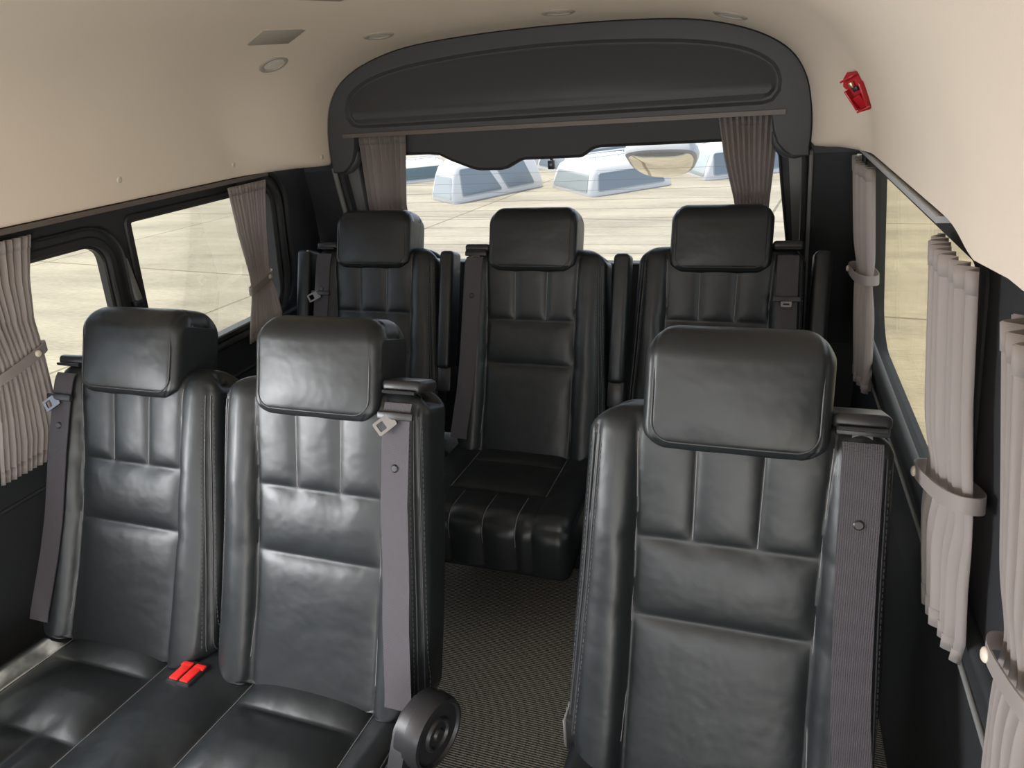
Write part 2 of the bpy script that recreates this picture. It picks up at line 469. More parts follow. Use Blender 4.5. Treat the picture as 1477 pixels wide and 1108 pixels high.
# rear wall -------------------------------------------------------------------
def frw(off): return lambda u, v, w: (u, yrear(v)+off+w, v)
def pillar(s):
    e = lambda z: XC+s*interp([(0, .92), (.6, .90), (1.0, .877), (1.29, .858), (1.42, .83)], z)
    zs = [0, .45, .6, .8, 1.0, 1.15, 1.29, 1.42]
    o = lambda z: XC+s*(1.005+.11*(1.325-max(z, LOWZ)))
    P = [(e(z), z) for z in zs]+[(o(z), z) for z in zs[::-1]]
    return P
rp = plate('wall_rear', pillar(-1), [], frw(0), .05, M['softplastic']); struct(rp, 'dark rear wall with corner pillars around the tailgate', 'wall')
plate('corner_pillar', pillar(1), [], frw(0), .05, M['softplastic'], rp)
for s in (-1, 1):
    e = [(XC+s*interp([(0, .92), (.6, .90), (1.0, .875), (1.29, .856), (1.42, .83)], z), yrear(z)-.006, z) for z in np.linspace(.3, 1.30, 24)]
    tube('weatherstrip', e, .006 if s > 0 else .010, M['greytrim'], rp)
    e2 = [(x-s*.018, y+.01, z) for x, y, z in e]
    tube('weatherstrip', e2, .009, M['rubber'], rp)
# tailgate with window
top = [(-.905, 1.27), (-.885, 1.315), (-.85, 1.335), (-.60, 1.334), (-.552, 1.329), (-.51, 1.306), (-.429, 1.273), (-.40, 1.267), (-.32, 1.266), (-.295, 1.270), (-.239, 1.297), (-.22, 1.300), (-.02, 1.300), (-.008, 1.302), (.03, 1.326), (.06, 1.332), (.58, 1.333), (.625, 1.318), (.645, 1.28)]
hole = top+[(.660, 1.18), (.690, 1.0), (.705, .91), (.68, .885), (-.92, .885), (-.95, .91), (-.935, 1.0), (-.912, 1.18)]
outer = [(-1.13, .02), (.89, .02), (.80, 1.0), (.76, 1.44), (.60, 1.56), (-.84, 1.56), (-1.0, 1.44), (-1.04, 1.0)]
ftg = lambda u, v, w: (u, 2.475+.28*(1.3-max(v, .6))+w, v)
tgt = plate('door_1', outer, [hole], ftg, .05, M['panel']); struct(tgt, 'black tailgate trim around the rear window', 'door')
hl = densify(hole, .02)
plate('glass_pane', hl, [], lambda u, v, w: ftg(u, v, .042+w), .004, M['glass_rear'], tgt)
ring('window_seal', hl, ftg, .010, -.004, .045, M['rubber'], tgt, inset=.004)
for s in (-1, 1):  # grey pillar liners either side of the tailgate window
    P = [(XC+s*.79, 1.30), (XC+s*.843, 1.30), (XC+s*.868, .9), (XC+s*.842, .9)]
    plate('pillar_liner', P, [], lambda u, v, w: ftg(u, v, -.012+w), .014, M['greytrim'], tgt)
# heater wires in the rear glass
V, F = join_geo([tube_geo([ftg(XC+s, z, .040) for s in np.linspace(-.72, .72, 10)], .0004, 4) for z in np.arange(.92, 1.25, .036)])
mesh_obj('heater_wires', V, F, M['rail'], tgt)
# moulded header panel over the tailgate
half = [(.848, 1.284), (.850, 1.35), (.844, 1.43), (.822, 1.515), (.772, 1.587), (.68, 1.643), (.55, 1.683), (.41, 1.703), (.2, 1.714), (0, 1.717)]
hs = resample(half, 40)
arch = [(.80, 1.284), (.775, 1.300), (.752, 1.325), (.738, 1.36), (.730, 1.411)]
outl = [(XC+p.x, p.y) for p in hs]+[(XC-p.x, p.y) for p in hs[-2::-1]]+[(XC-u, v) for u, v in arch]+[(XC+u, v) for u, v in arch[::-1]]
ins = [(.70, 1.452), (.725, 1.458), (.738, 1.472), (.742, 1.495), (.735, 1.525), (.708, 1.558), (.625, 1.597), (.47, 1.627), (.22, 1.647), (0, 1.653)]
ih = resample(ins, 34)
def inset_loop(k):
    P = [(p.x, p.y) for p in ih]+[(-p.x, p.y) for p in ih[-2::-1]]
    L = len(P); out = []
    for i in range(L):
        a = Vector(P[i-1]); b = Vector(P[(i+1) % L]); t = (b-a).normalized(); out.append((XC+P[i][0]-t.y*k, P[i][1]+t.x*k))
    return out
def shrink(loop, k):
    L = len(loop); out = []
    for i in range(L):
        a = Vector(loop[i-1]); b = Vector(loop[(i+1) % L]); t = (b-a).normalized(); out.append((loop[i][0]-t.y*k, loop[i][1]+t.x*k))
    return out
PY = 2.372
def lv(loop, y): return [(u, y, v) for u, v in loop]
L0 = outl; L1 = shrink(outl, .006); L2 = shrink(outl, .016)
I0 = inset_loop(-.012); I1 = inset_loop(-.002); I2 = inset_loop(.006); I3 = inset_loop(.018)
V = lv(L0, PY+.030)+lv(L0, PY+.010)+lv(L1, PY+.001)+lv(L2, PY); n = len(L0); F = []
for r in range(3):
    for i in range(n): F.append((r*n+i, r*n+(i+1) % n, (r+1)*n+(i+1) % n, (r+1)*n+i))
o = len(V); m_ = len(I0)
V += lv(I0, PY)+lv(I1, PY+.012)+lv(I2, PY+.012)+lv(I3, PY-.002)
for r in range(3):
    for i in range(m_): F.append((o+r*m_+i, o+r*m_+(i+1) % m_, o+(r+1)*m_+(i+1) % m_, o+(r+1)*m_+i))
tri = tessellate_polygon([[Vector((u, v, 0)) for u, v in L2], [Vector((u, v, 0)) for u, v in I0]])
for t in tri: F.append(tuple((3*n+i) if i < n else (o+i-n) for i in t))
tri = tessellate_polygon([[Vector((u, v, 0)) for u, v in I3]])
for t in tri: F.append(tuple(o+3*m_+i for i in t))
hp = mesh_obj('trim_1', V, F, M['panel'], None, autosm=math.radians(50)); struct(hp, 'curved charcoal header panel with oval recess above the rear window', 'panel')
# rolled lips under the panel's two lower corners
for s in (-1, 1):
    pts = [(XC+s*u, PY+.03, v) for u, v in [(.845, 1.287), (.81, 1.287), (.785, 1.296), (.765, 1.312), (.752, 1.330), (.742, 1.36)]]
    tube('rolled_lip', pts, [.004, .012, .017, .019, .017, .008], M['panel'], hp, n=12)

# front bulkhead around the windscreen (behind the camera)
fo = [(-1.25, -.02), (1.01, -.02), (1.01, 1.85), (-1.25, 1.85)]
fh = rrect(-1.02, .78, .80, 1.55, .10)
wf = plate('wall_front', fo, [fh], lambda u, v, w: (u, FRONT-.02-w, v), .05, M['softplastic']); struct(wf, 'front bulkhead around the windscreen', 'wall')
wsn = plate('window_7', fh, [], lambda u, v, w: (u, FRONT-.04-w, v), .005, M['glass_rear']); struct(wsn, 'windscreen', 'window')

# ------------------------------------------------------------------ upholstery
def pad_mesh(prof, Wf, puff, re, ncol=141, ref=None):
    """prof: [(y,z)] path of the skin (outward normal (-dz,dy)); Wf(i) half width; puff(S, i-array) raise along the normal"""
    P = np.array(prof); n = len(P)
    T = np.gradient(P, axis=0); T /= np.linalg.norm(T, axis=1)[:, None]; Nn = np.stack([-T[:, 1], T[:, 0]], 1)
    sg = np.concatenate([np.linspace(-1, 1, ncol), [-.9975, -.993, .993, .9975]]); sg.sort()
    Wd = np.array([Wf(i) for i in range(n)])
    S = sg[None, :]*Wd[:, None]
    D = Wd[:, None]-np.abs(S); rr = re if np.isscalar(re) else np.array([re(i) for i in range(n)])[:, None]
    E = np.where(D < rr, rr-np.sqrt(np.maximum(rr**2-(rr-D)**2, 0)), 0)
    H = puff(S, np.arange(n))-E
    Y = P[:, 0][:, None]+Nn[:, 0][:, None]*H; Z = P[:, 1][:, None]+Nn[:, 1][:, None]*H
    m = len(sg); V = np.stack([S, Y, Z], -1).reshape(-1, 3).tolist(); F = []
    for i in range(n-1):
        for j in range(m-1): F.append((i*m+j, i*m+j+1, (i+1)*m+j+1, (i+1)*m+j))
    kt = int(np.argmax(P[:, 1]))
    for col in (0, m-1):                     # side panels: ladder between the front and the back edge
        a, b = 0, n-1
        while b-a > 1:
            za = P[a+1, 1] if a < kt else 1e9; zb = P[b-1, 1] if b > kt else 1e9
            if za <= zb: F.append((a*m+col, (a+1)*m+col, b*m+col)); a += 1
            else: F.append((a*m+col, (b-1)*m+col, b*m+col)); b -= 1
    for j in range(m-1): F.append((j, (n-1)*m+j, (n-1)*m+j+1, j+1))
    return V, F
def pillow(S, T, segs, lam):
    '''0 on the seams, rising to 1 inside the panels; cross seams and lengthwise seams act independently'''
    hs_ = [q for q in segs if abs(q[2]-q[0]) > abs(q[3]-q[1])]; vs_ = [q for q in segs if q not in hs_]
    f = 1.
    for g in (hs_, vs_):
        if g: f = f*(1-np.exp(-segdist(S, T, g)/lam))
    return f
def segdist(S, T, segs):
    d = np.full(S.shape, 9.)
    for (s0, t0, s1, t1) in segs:
        vx, vy = s1-s0, t1-t0; L2 = vx*vx+vy*vy
        u = np.clip(((S-s0)*vx+(T-t0)*vy)/L2, 0, 1)
        d = np.minimum(d, np.hypot(S-s0-u*vx, T-t0-u*vy))
    return d
WI = .154; T1 = .394; T2 = .245; TT = .632
def arc(cy, cz, r, a0, a1, n): return [(cy+r*math.cos(math.radians(a0+(a1-a0)*k/n)), cz+r*math.sin(math.radians(a0+(a1-a0)*k/n))) for k in range(n+1)]
def bcurve(t): return 0.012*math.sin(PI*min(max((t+.05)/.6, 0), 1))     # hollow of the back
NF = 150
bp = [(bcurve(t), t) for t in np.linspace(-.06, .575, NF)]
bp += arc(.055, .577, .055, 180, 90, 16)[1:]
bp += arc(.075, .587, .045, 90, 0, 12)[1:]
bp += [(.12, t) for t in np.linspace(.575, -.06, NF+6)][1:]
def bw(z):
    w = interp([(-.06, .266), (.1, .266), (.2, .265), (.4, .256), (.55, .250), (.64, .249)], z)
    rc = .055
    if z > TT-rc: w -= rc-math.sqrt(max(rc*rc-(z-(TT-rc))**2, 0))
    rb = .06
    if z < .0: w -= rb-math.sqrt(max(rb*rb-(z)**2, 0))
    return max(w, .12)
ST = .242
BSEGS = [(-.160, -.06, -WI, .12), (-WI, .12, -WI, .45), (-WI, .45, -.160, .60), (.160, -.06, WI, .12), (WI, .12, WI, .45), (WI, .45, .160, .60),
         (-WI, T1, WI, T1), (-WI, T2, WI, T2), (-.054, T1, -.056, .60), (.054, T1, .056, .60), (-ST-.018, -.06, -ST, .3), (-ST, .3, -ST+.012, .59), (ST+.018, -.06, ST, .3), (ST, .3, ST-.012, .59)]
def back_h(S, T):
    inside = np.abs(S) < WI
    A = np.where(inside, np.where(T > T1, .010, .014), np.where(np.abs(S) < ST, .016, .012)); lam = np.where(inside, np.where(T > T1, .014, .022), .016)
    h = A*pillow(S, T, BSEGS, lam)
    # bolster wings swell towards the outside edge
    h = h+np.where(inside, 0, .020*np.clip(1-((np.abs(S)-.172)/.085)**2, 0, 1)*(1-np.exp(-np.abs(np.abs(S)-WI)/.012)))*np.clip((.60-T)/.2, 0, 1)
    return h*np.clip((.63-T)/.03, 0, 1)
zz = np.array([p[1] for p in bp])
def bpuff(S, I):
    T = np.repeat(zz[:, None], S.shape[1], 1); h = back_h(S, T)
    h[NF+16:] = 0
    return h
BACK_VF = pad_mesh(bp, lambda i: bw(bp[i][1]), bpuff, .034, 151)
def new_mesh(name, V, F, mat):
    o = mesh_obj(name, V, F, mat, None, autosm=math.radians(75)); me = o.data; bpy.data.objects.remove(o); return me
def back_y(s, t):
    S = np.array([[float(s)]]); T = np.array([[float(t)]]); h = float(back_h(S, T)[0, 0]); d = bw(t)-abs(s); re = .034
    e = re-math.sqrt(max(re*re-(re-d)**2, 0)) if d < re else 0
    y0 = bcurve(t) if t < .577 else .055-math.sqrt(max(.055**2-(t-.577)**2, 0))
    return y0-h+e
def thread_on_back(lines, r, lift=.0006):
    G = []
    for L in lines:
        pts = []
        for (s0, t0), (s1, t1) in zip(L, L[1:]):
            n = max(2, int(math.hypot(s1-s0, t1-t0)/.008))
            for k in range(n): pts.append((s0+(s1-s0)*k/n, t0+(t1-t0)*k/n))
        pts.append(L[-1])
        G.append(tube_geo([(s, back_y(s, t)-lift, t) for s, t in pts], r, 5))
    return join_geo(G)
thr = []
for s in (-1, 1):
    thr.append([(s*.159, .0), (s*WI, .12), (s*WI, .45), (s*.158, .585)])
    thr.append([(s*.054, T1+.004), (s*.056, .585)])
THR_VF = thread_on_back(thr, .0010)
pip = []
for s in (-1, 1):
    for k in (-.005, .005): pip.append([(s*(ST+.017+k), -.02), (s*(ST+k), .3), (s*(ST-.011+k), .575)])
V, F = thread_on_back(pip, .0022, .0008)
PIP_VF = (V, F)
G = []
for s in (-1, 1):
    for k in (-.010, .010):
        for t in np.arange(-.01, .56, .011):
            f = lambda t: s*(interp([(-.02, ST+.017), (.3, ST), (.575, ST-.011)], t)+k)
            G.append(tube_geo([(f(t), back_y(f(t), t)-.0008, t), (f(t+.007), back_y(f(t+.007), t+.007)-.0008, t+.007)], .0009, 4))
STI_VF = join_geo(G)
o = multi_obj('backrest', [(*BACK_VF, M['leather']), (*THR_VF, M['thread']), (*PIP_VF, M['piping']), (*STI_VF, M['stitch'])]); ME_BACK = o.data; bpy.data.objects.remove(o)
# headrest
HB, HT, HW = .555, .768, .151
hpf = arc(.0, HB+.022, .022, 270, 180, 8)
hpf = [(y-.0, z) for y, z in hpf]
y0 = -.022
hpro = [(.118, HB)]+[(y, HB) for y in np.linspace(.108, .005, 12)]+[(y, z) for y, z in arc(0, HB+.022, .022, 270, 180, 8)][1:]
hpro += [(y0+.002*math.sin(PI*k/30), HB+.022+(HT-.05-HB-.022)*k/30) for k in range(1, 31)]
hpro += arc(y0+.05, HT-.05, .05, 180, 90, 14)[1:]
hpro += [(y, HT+.001) for y in np.linspace(.032, .075, 6)]
hpro += arc(.080, HT-.044, .045, 88, 0, 12)[1:]
hpro += [(.125, z) for z in np.linspace(HT-.055, HB+.01, 18)]
hz = [p[1] for p in hpro]; hy = [p[0] for p in hpro]
def hwid(i):
    z = hz[i]; w = HW; rc = .042
    if z > HT-rc: w -= .18*(rc-math.sqrt(max(rc*rc-(z-(HT-rc))**2, 0)))
    rb = .045
    if z < HB+rb: w -= rb*.8-.8*math.sqrt(max(rb*rb-(HB+rb-z)**2, 0))
    if hy[i] > .08: w -= .006*min(1, (hy[i]-.08)/.05)
    return w
def hpuff(S, I):
    n = len(hpro); W = np.array([hwid(i) for i in range(n)])[:, None]
    D = W-np.abs(S); front = np.array([1. if (y < .03 and HB+.004 < z) else 0. for y, z in hpro])[:, None]
    zf = np.array(hz)[:, None]
    u = np.abs(S)/W; vv = (zf-(HB+HT)/2)/((HT-HB)/2)
    dome = .017*np.clip(1-u**2.3, 0, 1)*np.clip(1-np.abs(vv)**2.5, 0, 1)
    # seam groove close to the side edge and above the lower edge
    db = zf-HB
    d1 = np.abs(D-.016); d2 = np.abs(db-.014)
    groove = -.0018*(np.exp(-(d1/.003)**2)+np.where(front > 0, np.exp(-(d2/.003)**2), 0)*(u < .93))
    return (dome+groove)*front
HEAD_VF = pad_mesh(hpro, hwid, hpuff, lambda i: .018+.022*smooth01((hz[i]-(HT-.065))/.06), 111)
# headrest face piping
pp = []
for k in range(41):
    z = HT-.012-(HT-.012-HB-.016)*k/40
    pp.append((HW-.015, z))
loopz = []
zt = HT-.014
pts = []
def hface(s, z):
    # front skin height at (s,z)
    best = None
    for i, (y, zz_) in enumerate(hpro):
        if y < .03 and i > 10:
            if best is None or abs(zz_-z) < abs(hpro[best][1]-z): best = i
    W = hwid(best); D = W-abs(s); e = .018-math.sqrt(max(.018**2-(.018-D)**2, 0)) if D < .018 else 0
    u = abs(s)/W; vv = (z-(HB+HT)/2)/((HT-HB)/2)
    return hpro[best][0]-.017*max(0, 1-u**2.3)*max(0, 1-abs(vv)**2.5)+e
rcn = .035
path = [(-(HW-.017), z) for z in np.linspace(HT-.07, HB+.016+rcn, 22)]
path += [(-(HW-.017)+rcn-rcn*math.cos(a), HB+.016+rcn-rcn*math.sin(a)) for a in np.linspace(.1, PI/2, 10)]
path += [(x, HB+.016) for x in np.linspace(-(HW-.017)+rcn+.01, (HW-.017)-rcn-.01, 24)]
path += [(HW-.017-rcn+rcn*math.sin(a), HB+.016+rcn-rcn*math.cos(a)) for a in np.linspace(0, PI/2-.1, 10)]
path += [((HW-.017), z) for z in np.linspace(HB+.016+rcn, HT-.07, 22)]
V, F = tube_geo([(s, hface(s, z)+.0004, z) for s, z in path], [.0020*min(1, (k+.2)/7, (len(path)-k-.8)/7) for k in range(len(path))], 6)
o = multi_obj('headrest', [(*HEAD_VF, M['leather']), (V, F, M['piping'])]); ME_HEAD = o.data; bpy.data.objects.remove(o)

def add(name, me, parent, loc=(0, 0, 0), rot=(0, 0, 0)):
    o = bpy.data.objects.new(name, me); COL.objects.link(o); o.parent = parent; o.location = loc; o.rotation_euler = rot
    return o
def belt(parent, loc, rot, sgn, tt=.53, ang=0., plen=.05):
    """belt running down the front of the back on side sgn"""
    w = .030; V = []; F = []
    cen = lambda t: sgn*interp([(0, .228), (.15, .213), (.4, .201), (.60, .197)], t)
    ts = list(np.linspace(-.02, .60, 62))
    rows = []
    for t in ts:
        c = cen(t); y = min(back_y(c+k*w*.9, t) for k in (-1, 0, 1))-.005; rows.append((c, y, t))
    for side in (0, 1):
        for (c, y, t) in rows:
            for k in (-1, -.33, .33, 1): V.append((c+k*w, y-.0012+side*.0024, t))
    n = len(rows)
    for s in (0, 1):
        for i in range(n-1):
            for k in range(3):
                a = s*n*4+i*4+k; F.append((a, a+1, a+5, a+4))
    for i in range(n-1):
        for k in (0, 3): F.append((i*4+k, (i+1)*4+k, n*4+(i+1)*4+k, n*4+i*4+k))
    b = mesh_obj('seat_belt', V, F, M['webbing'], parent); b.location = loc; b.rotation_euler = rot; b['label'] = 'dark webbing seat belt'
    c = cen(.47); y = min(back_y(c+k*w*.9, .47) for k in (-1, 0, 1))-.006
    lathe('belt_button', [(.0001, -.003), (.006, -.003), (.0085, -.001), (.0085, .002)], M['plastic'], b, 'y', 20, (c, y, .47))
    # tongue: plastic body and metal plate with a slot
    c = cen(tt); y = min(back_y(c+k*w*.9, tt) for k in (-1, 0, 1))-.009
    tg = box('belt_tongue', (c, y-.002, tt), (.078, .010, .016), M['plastic'], b, .003)
    o = rrect(-.015, .015, -plen, -.004, .004); h = rrect(-.009, .009, -plen+.006, -plen+.45*plen, .002)
    ca, sa = math.cos(math.radians(ang)), math.sin(math.radians(ang))
    pl = plate('metal_plate', o, [h], lambda u, v, ww: (c+u*ca-v*sa, y-.004+.25*v+ww, tt+u*sa+v*ca), .003, M['chrome'], b); pl['label'] = 'bright metal latch plate'
    return b
def belt_guide(parent, loc, rot, sgn):
    bm = bmesh.new()
    bm_box(bm, (sgn*.195, .035, .632), (.088, .085, .026), .010, Matrix.Rotation(.0, 3, 'X'), 3)
    o = bm_obj('belt_guide', bm, M['plastic'], parent); o.location = loc; o.rotation_euler = rot; o['label'] = 'black plastic belt guide cap'
    pts = [(sgn*.195+k*.036, -.012, .621) for k in np.linspace(-1, 1, 6)]
    tube('guide_lip', pts, .004, M['plastic'], o)
    return o
def seat_back(parent, dx, hinge, rec, sgn, tongue_t, hh=0., ang=0., plen=.04):
    loc = (dx, 0, hinge); rot = (-rec, 0, 0)
    b = add('backrest', ME_BACK, parent, loc, rot)
    u = Vector((0, math.sin(rec), math.cos(rec)))
    hl_ = Vector(loc)+u*hh
    h = add('headrest', ME_HEAD, parent, hl_, rot)
    for s in (-1, 1):
        p = tube('headrest_post', [(s*.06, .05, .56), (s*.06, .05, .635)], .006, M['chrome'], parent); p.location = loc; p.rotation_euler = rot
    belt(parent, loc, rot, sgn, tongue_t, ang, plen); belt_guide(parent, loc, rot, sgn)
    return b
def cushion(parent, W, yf, yb, zf, zb, zlow, segs, panels, A=.016, lam=.02, rr=.055, lines=()):
    """seat cushion; segs in (s, v) with v running back->front along the top and over the front edge"""
    und = [(y, zlow) for y in np.linspace(yb, yf+.03, 40)]
    fr = arc(yf+.025, zlow+.025, .025, 270, 180, 6)[1:]
    up = [(yf-.0, z) for z in np.linspace(zlow+.025, zf-rr, 26)][1:]
    rd = arc(yf+rr, zf-rr, rr, 180, 90, 16)[1:]
    tp = [(yf+rr+(yb-yf-rr)*k/90, zf+(zb-zf)*(k/90)) for k in range(1, 91)]
    prof = und+fr+up+rd+tp; P = np.array(prof)
    dl = np.concatenate([[0], np.cumsum(np.linalg.norm(np.diff(P, axis=0), axis=1))]); v = dl[-1]-dl
    front = np.zeros(len(prof)); front[len(und)+len(fr):] = 1
    def puff(S, I):
        T = np.repeat(v[:, None], S.shape[1], 1)
        a = np.full(S.shape, A)
        for (s0, s1, val) in panels: a = np.where((S > s0) & (S < s1), val, a)
        return a*pillow(S, T, segs, lam)*front[:, None]
    V, F = pad_mesh(prof, lambda i: W, puff, .035, 181 if W > .4 else 121)
    def pos(s, vv):
        i = int(np.argmin(np.abs(v-vv)+(1-front)*9)); T = np.gradient(P, axis=0)[i]; T = T/np.linalg.norm(T); nn = (-T[1], T[0])
        S = np.array([[s]]); a = A
        for (s0, s1, val) in panels:
            if s0 < s < s1: a = val
        h = a*float(pillow(S, np.array([[vv]]), segs, lam)[0, 0])+.0006
        return (s, P[i, 0]+nn[0]*h, P[i, 1]+nn[1]*h)
    ch = [(V, F, M['leather'])]
    for (L, mat, r) in lines: ch.append((*threads_on(pos, L, r), mat))
    return multi_obj('seat_cushion', ch, parent)
def threads_on(pos, lines, r=.0012):
    G = []
    for L in lines:
        pts = []
        for (a, b), (c, d) in zip(L, L[1:]):
            n = max(2, int(math.hypot(c-a, d-b)/.012))
            for k in range(n): pts.append(pos(a+(c-a)*k/n, b+(d-b)*k/n))
        pts.append(pos(*L[-1])); G.append(tube_geo(pts, r, 5))
    return join_geo(G)

# ---- single seat on the right
RX, RY, RREC = .5746, .8947, .318
s1 = empty('passenger_seat', (RX, RY, 0), 'single black leather seat standing alone right of the aisle', 'seat', 'black leather passenger seats')
seat_back(s1, 0, .42, RREC, 1, .617, .004, 0, .020)
sg = [(-WI, 0, -WI, .6), (WI, 0, WI, .6), (-WI, .115, WI, .115), (-WI, .30, WI, .30), (-.05, .30, -.05, .6), (.05, .30, .05, .6)]
cushion(s1, .262, -.50, .04, .405, .362, .25, sg, [(-WI, WI, .026)], .024, .032, lines=[([[(-WI, .02), (-WI, .55)], [(WI, .02), (WI, .55)]], M['thread'], .0012)])
box('seat_base', (0, -.20, .125), (.40, .42, .25), M['plastic'], s1, .02)
hc = box('hinge_cover', (-.255, .035, .385), (.030, .06, .09), M['plastic'], s1, .008)
V, F = join_geo([tube_geo([(-.272, y, .35), (-.272, y, .42)], .004, 6) for y in (.015, .028, .041, .054)]); mesh_obj('ribs', V, F, M['greytrim'], hc)
lathe('recliner_cover', [(.0001, .262), (.02, .262), (.06, .268), (.074, .275), (.078, .290), (.001, .290)], M['plastic'], s1, 'x', 40, (0, -.07, .385))

# ---- double seat on the left
BX, BY = -.53, .8875
s2 = empty('double_passenger_seat', (BX, BY, 0), 'black leather double seat with two headrests beside the left windows', 'seat', 'black leather passenger seats')
L1X, L2X = -.8037-BX, -.2575-BX
seat_back(s2, L1X, .42, .409, -1, .540, .003, -50, .042)
seat_back(s2, L2X, .42, .354, 1, .575, -.003, -48, .046)
a0, a1, b0, b1 = L1X-WI, L1X+WI, L2X-WI, L2X+WI
sg = []
for (p, q) in ((a0, a1), (b0, b1)):
    sg += [(p, 0, p+.005, .62), (q, 0, q-.0, .62), (p, .125, q, .125), (p, .315, q, .315), (p+.10, .315, p+.10, .62), (p+.205, .315, p+.205, .62)]
sg += [(-.515, 0, -.515, .6), (.515, 0, .515, .6)]
cushion(s2, .533, -.52, .04, .400, .352, .24, sg, [(a0, a1, .032), (b0, b1, .032), (a1, b0, .030)], .028, .034,
        lines=[([[(p, .03), (p, .56)] for p in (a0, a1, b0, b1)], M['thread'], .0012), ([[(.510, .05), (.510, .6)], [(.519, .05), (.519, .6)]], M['piping'], .0025)])
# buckles in the middle of the cushion
for k in (-1, 1):
    yb_ = -.062; zb_ = .388
    R3 = Matrix.Rotation(-.10, 3, 'X') @ Matrix.Rotation(.0, 3, 'Z')
    h = box('seat_belt_buckle', (-.022+k*.0155, yb_, zb_-.014), (.034, .070, .044), M['plastic'], s2, .005, R3)
    rb = box('release_button', (-.022+k*.0145, yb_-.002, zb_+.0085), (.023, .050, .006), M['red'], h, .002, R3); rb['label'] = 'red release button'
    if True:
        rb2 = box('button_notch', (-.022+k*.0145+k*.003, yb_+.020, zb_+.0065), (.028, .014, .006), M['red'], h, .002, R3); rb2['label'] = 'red buckle end'
# recliner cover on the aisle side
rc = lathe('recliner_cover', [(.0001, .050), (.010, .051), (.013, .046), (.024, .045), (.027, .050), (.031, .050), (.034, .044), (.058, .044), (.061, .050), (.067, .049), (.071, .038), (.072, .018), (.069, .016), (.069, -.004), (.001, -.004)],
           M['plastic'], s2, 'x', 48)
rc.location = (.570, -.075, .436); rc.rotation_euler = (0, 0, -.26)
arm = [(-.055, .035), (-.03, .055), (.01, .060), (.045, .030), (.03, -.03), (-.03, -.10), (-.07, -.22), (-.17, -.25), (-.19, -.19), (-.12, -.09), (-.085, -.03)]
plate('recliner_arm', arm, [], lambda u, v, w: (-.012+w, u, v), .034, M['plastic'], rc, smooth=True)
tube('arm_rib', [(.024, -.060, -.035), (.026, -.085, -.075), (.026, -.115, -.14), (.026, -.15, -.21)], .007, M['plastic'], rc)
box('seat_base', (-.25, -.20, .12), (.40, .42, .24), M['plastic'], s2, .02)
box('seat_base', (.27, -.20, .12), (.40, .42, .24), M['plastic'], s2, .02)

# ---- rear row
def armrest(parent, sx, hinge, rec, endx):
    loc = (0, 0, hinge); rot = (-rec, 0, 0)
    bm = bmesh.new(); bm_box(bm, (sx, .035, .410), (.052 if abs(sx) < .298 and sx > 0 else .058, .085, .415), .016, None, 4)
    a = bm_obj('armrest', bm, M['leather'], parent, ang=50); a.location = loc; a.rotation_euler = rot; a['label'] = 'black armrest folded upright'
    bx = box('armrest_pivot', (sx, .045, .165), (.056, .07, .09), M['plastic'], a, .010)
    return a
def rear_seat(X, Y, rec, sgn, tt, arms, label, hh, ang, plen):
    s = empty('passenger_seat', (X, Y, 0), label, 'seat', 'row of three black leather seats under the rear window')
    seat_back(s, 0, .456, rec, sgn, tt, hh, ang, plen)
    sg = [(-WI, 0, -WI, .75), (WI, 0, WI, .75), (-WI, .155, WI, .155), (-WI, .345, WI, .345), (-.10, .345, -.10, .75), (.005, .345, .005, .75), (.105, .345, .105, .75), (-.26, .492, .26, .492)]
    cushion(s, .262, -.44, .06, .425, .395, .235, sg, [(-WI, WI, .014)], .015, lines=[([[(-.10, .36), (-.10, .56)], [(.005, .36), (.005, .56)], [(.105, .36), (.105, .56)], [(-WI, .03), (-WI, .34)], [(WI, .03), (WI, .34)]], M['thread'], .0012), ([[(-WI+.01, .156), (WI-.01, .156)]], M['piping'], .0014)])
    for ax in arms: armrest(s, ax, .456, rec, 0)
    box('seat_base', (0, .06, .117), (.42, .30, .235), M['plastic'], s, .02)
    return s
rear_seat(-.7184, 1.9576, .3505, -1, .455, (.290, -.300), 'rear seat in the left corner by the far left curtain', -.005, -60, .05)
rear_seat(-.1025, 1.9291, .3345, -1, .612, (.297,), 'middle rear seat at the end of the aisle', -.001, 0, .018)
rear_seat(.4893, 1.9814, .3357, 1, .470, (.295,), 'rear seat behind the single seat, in the right corner', -.010, 0, .024)

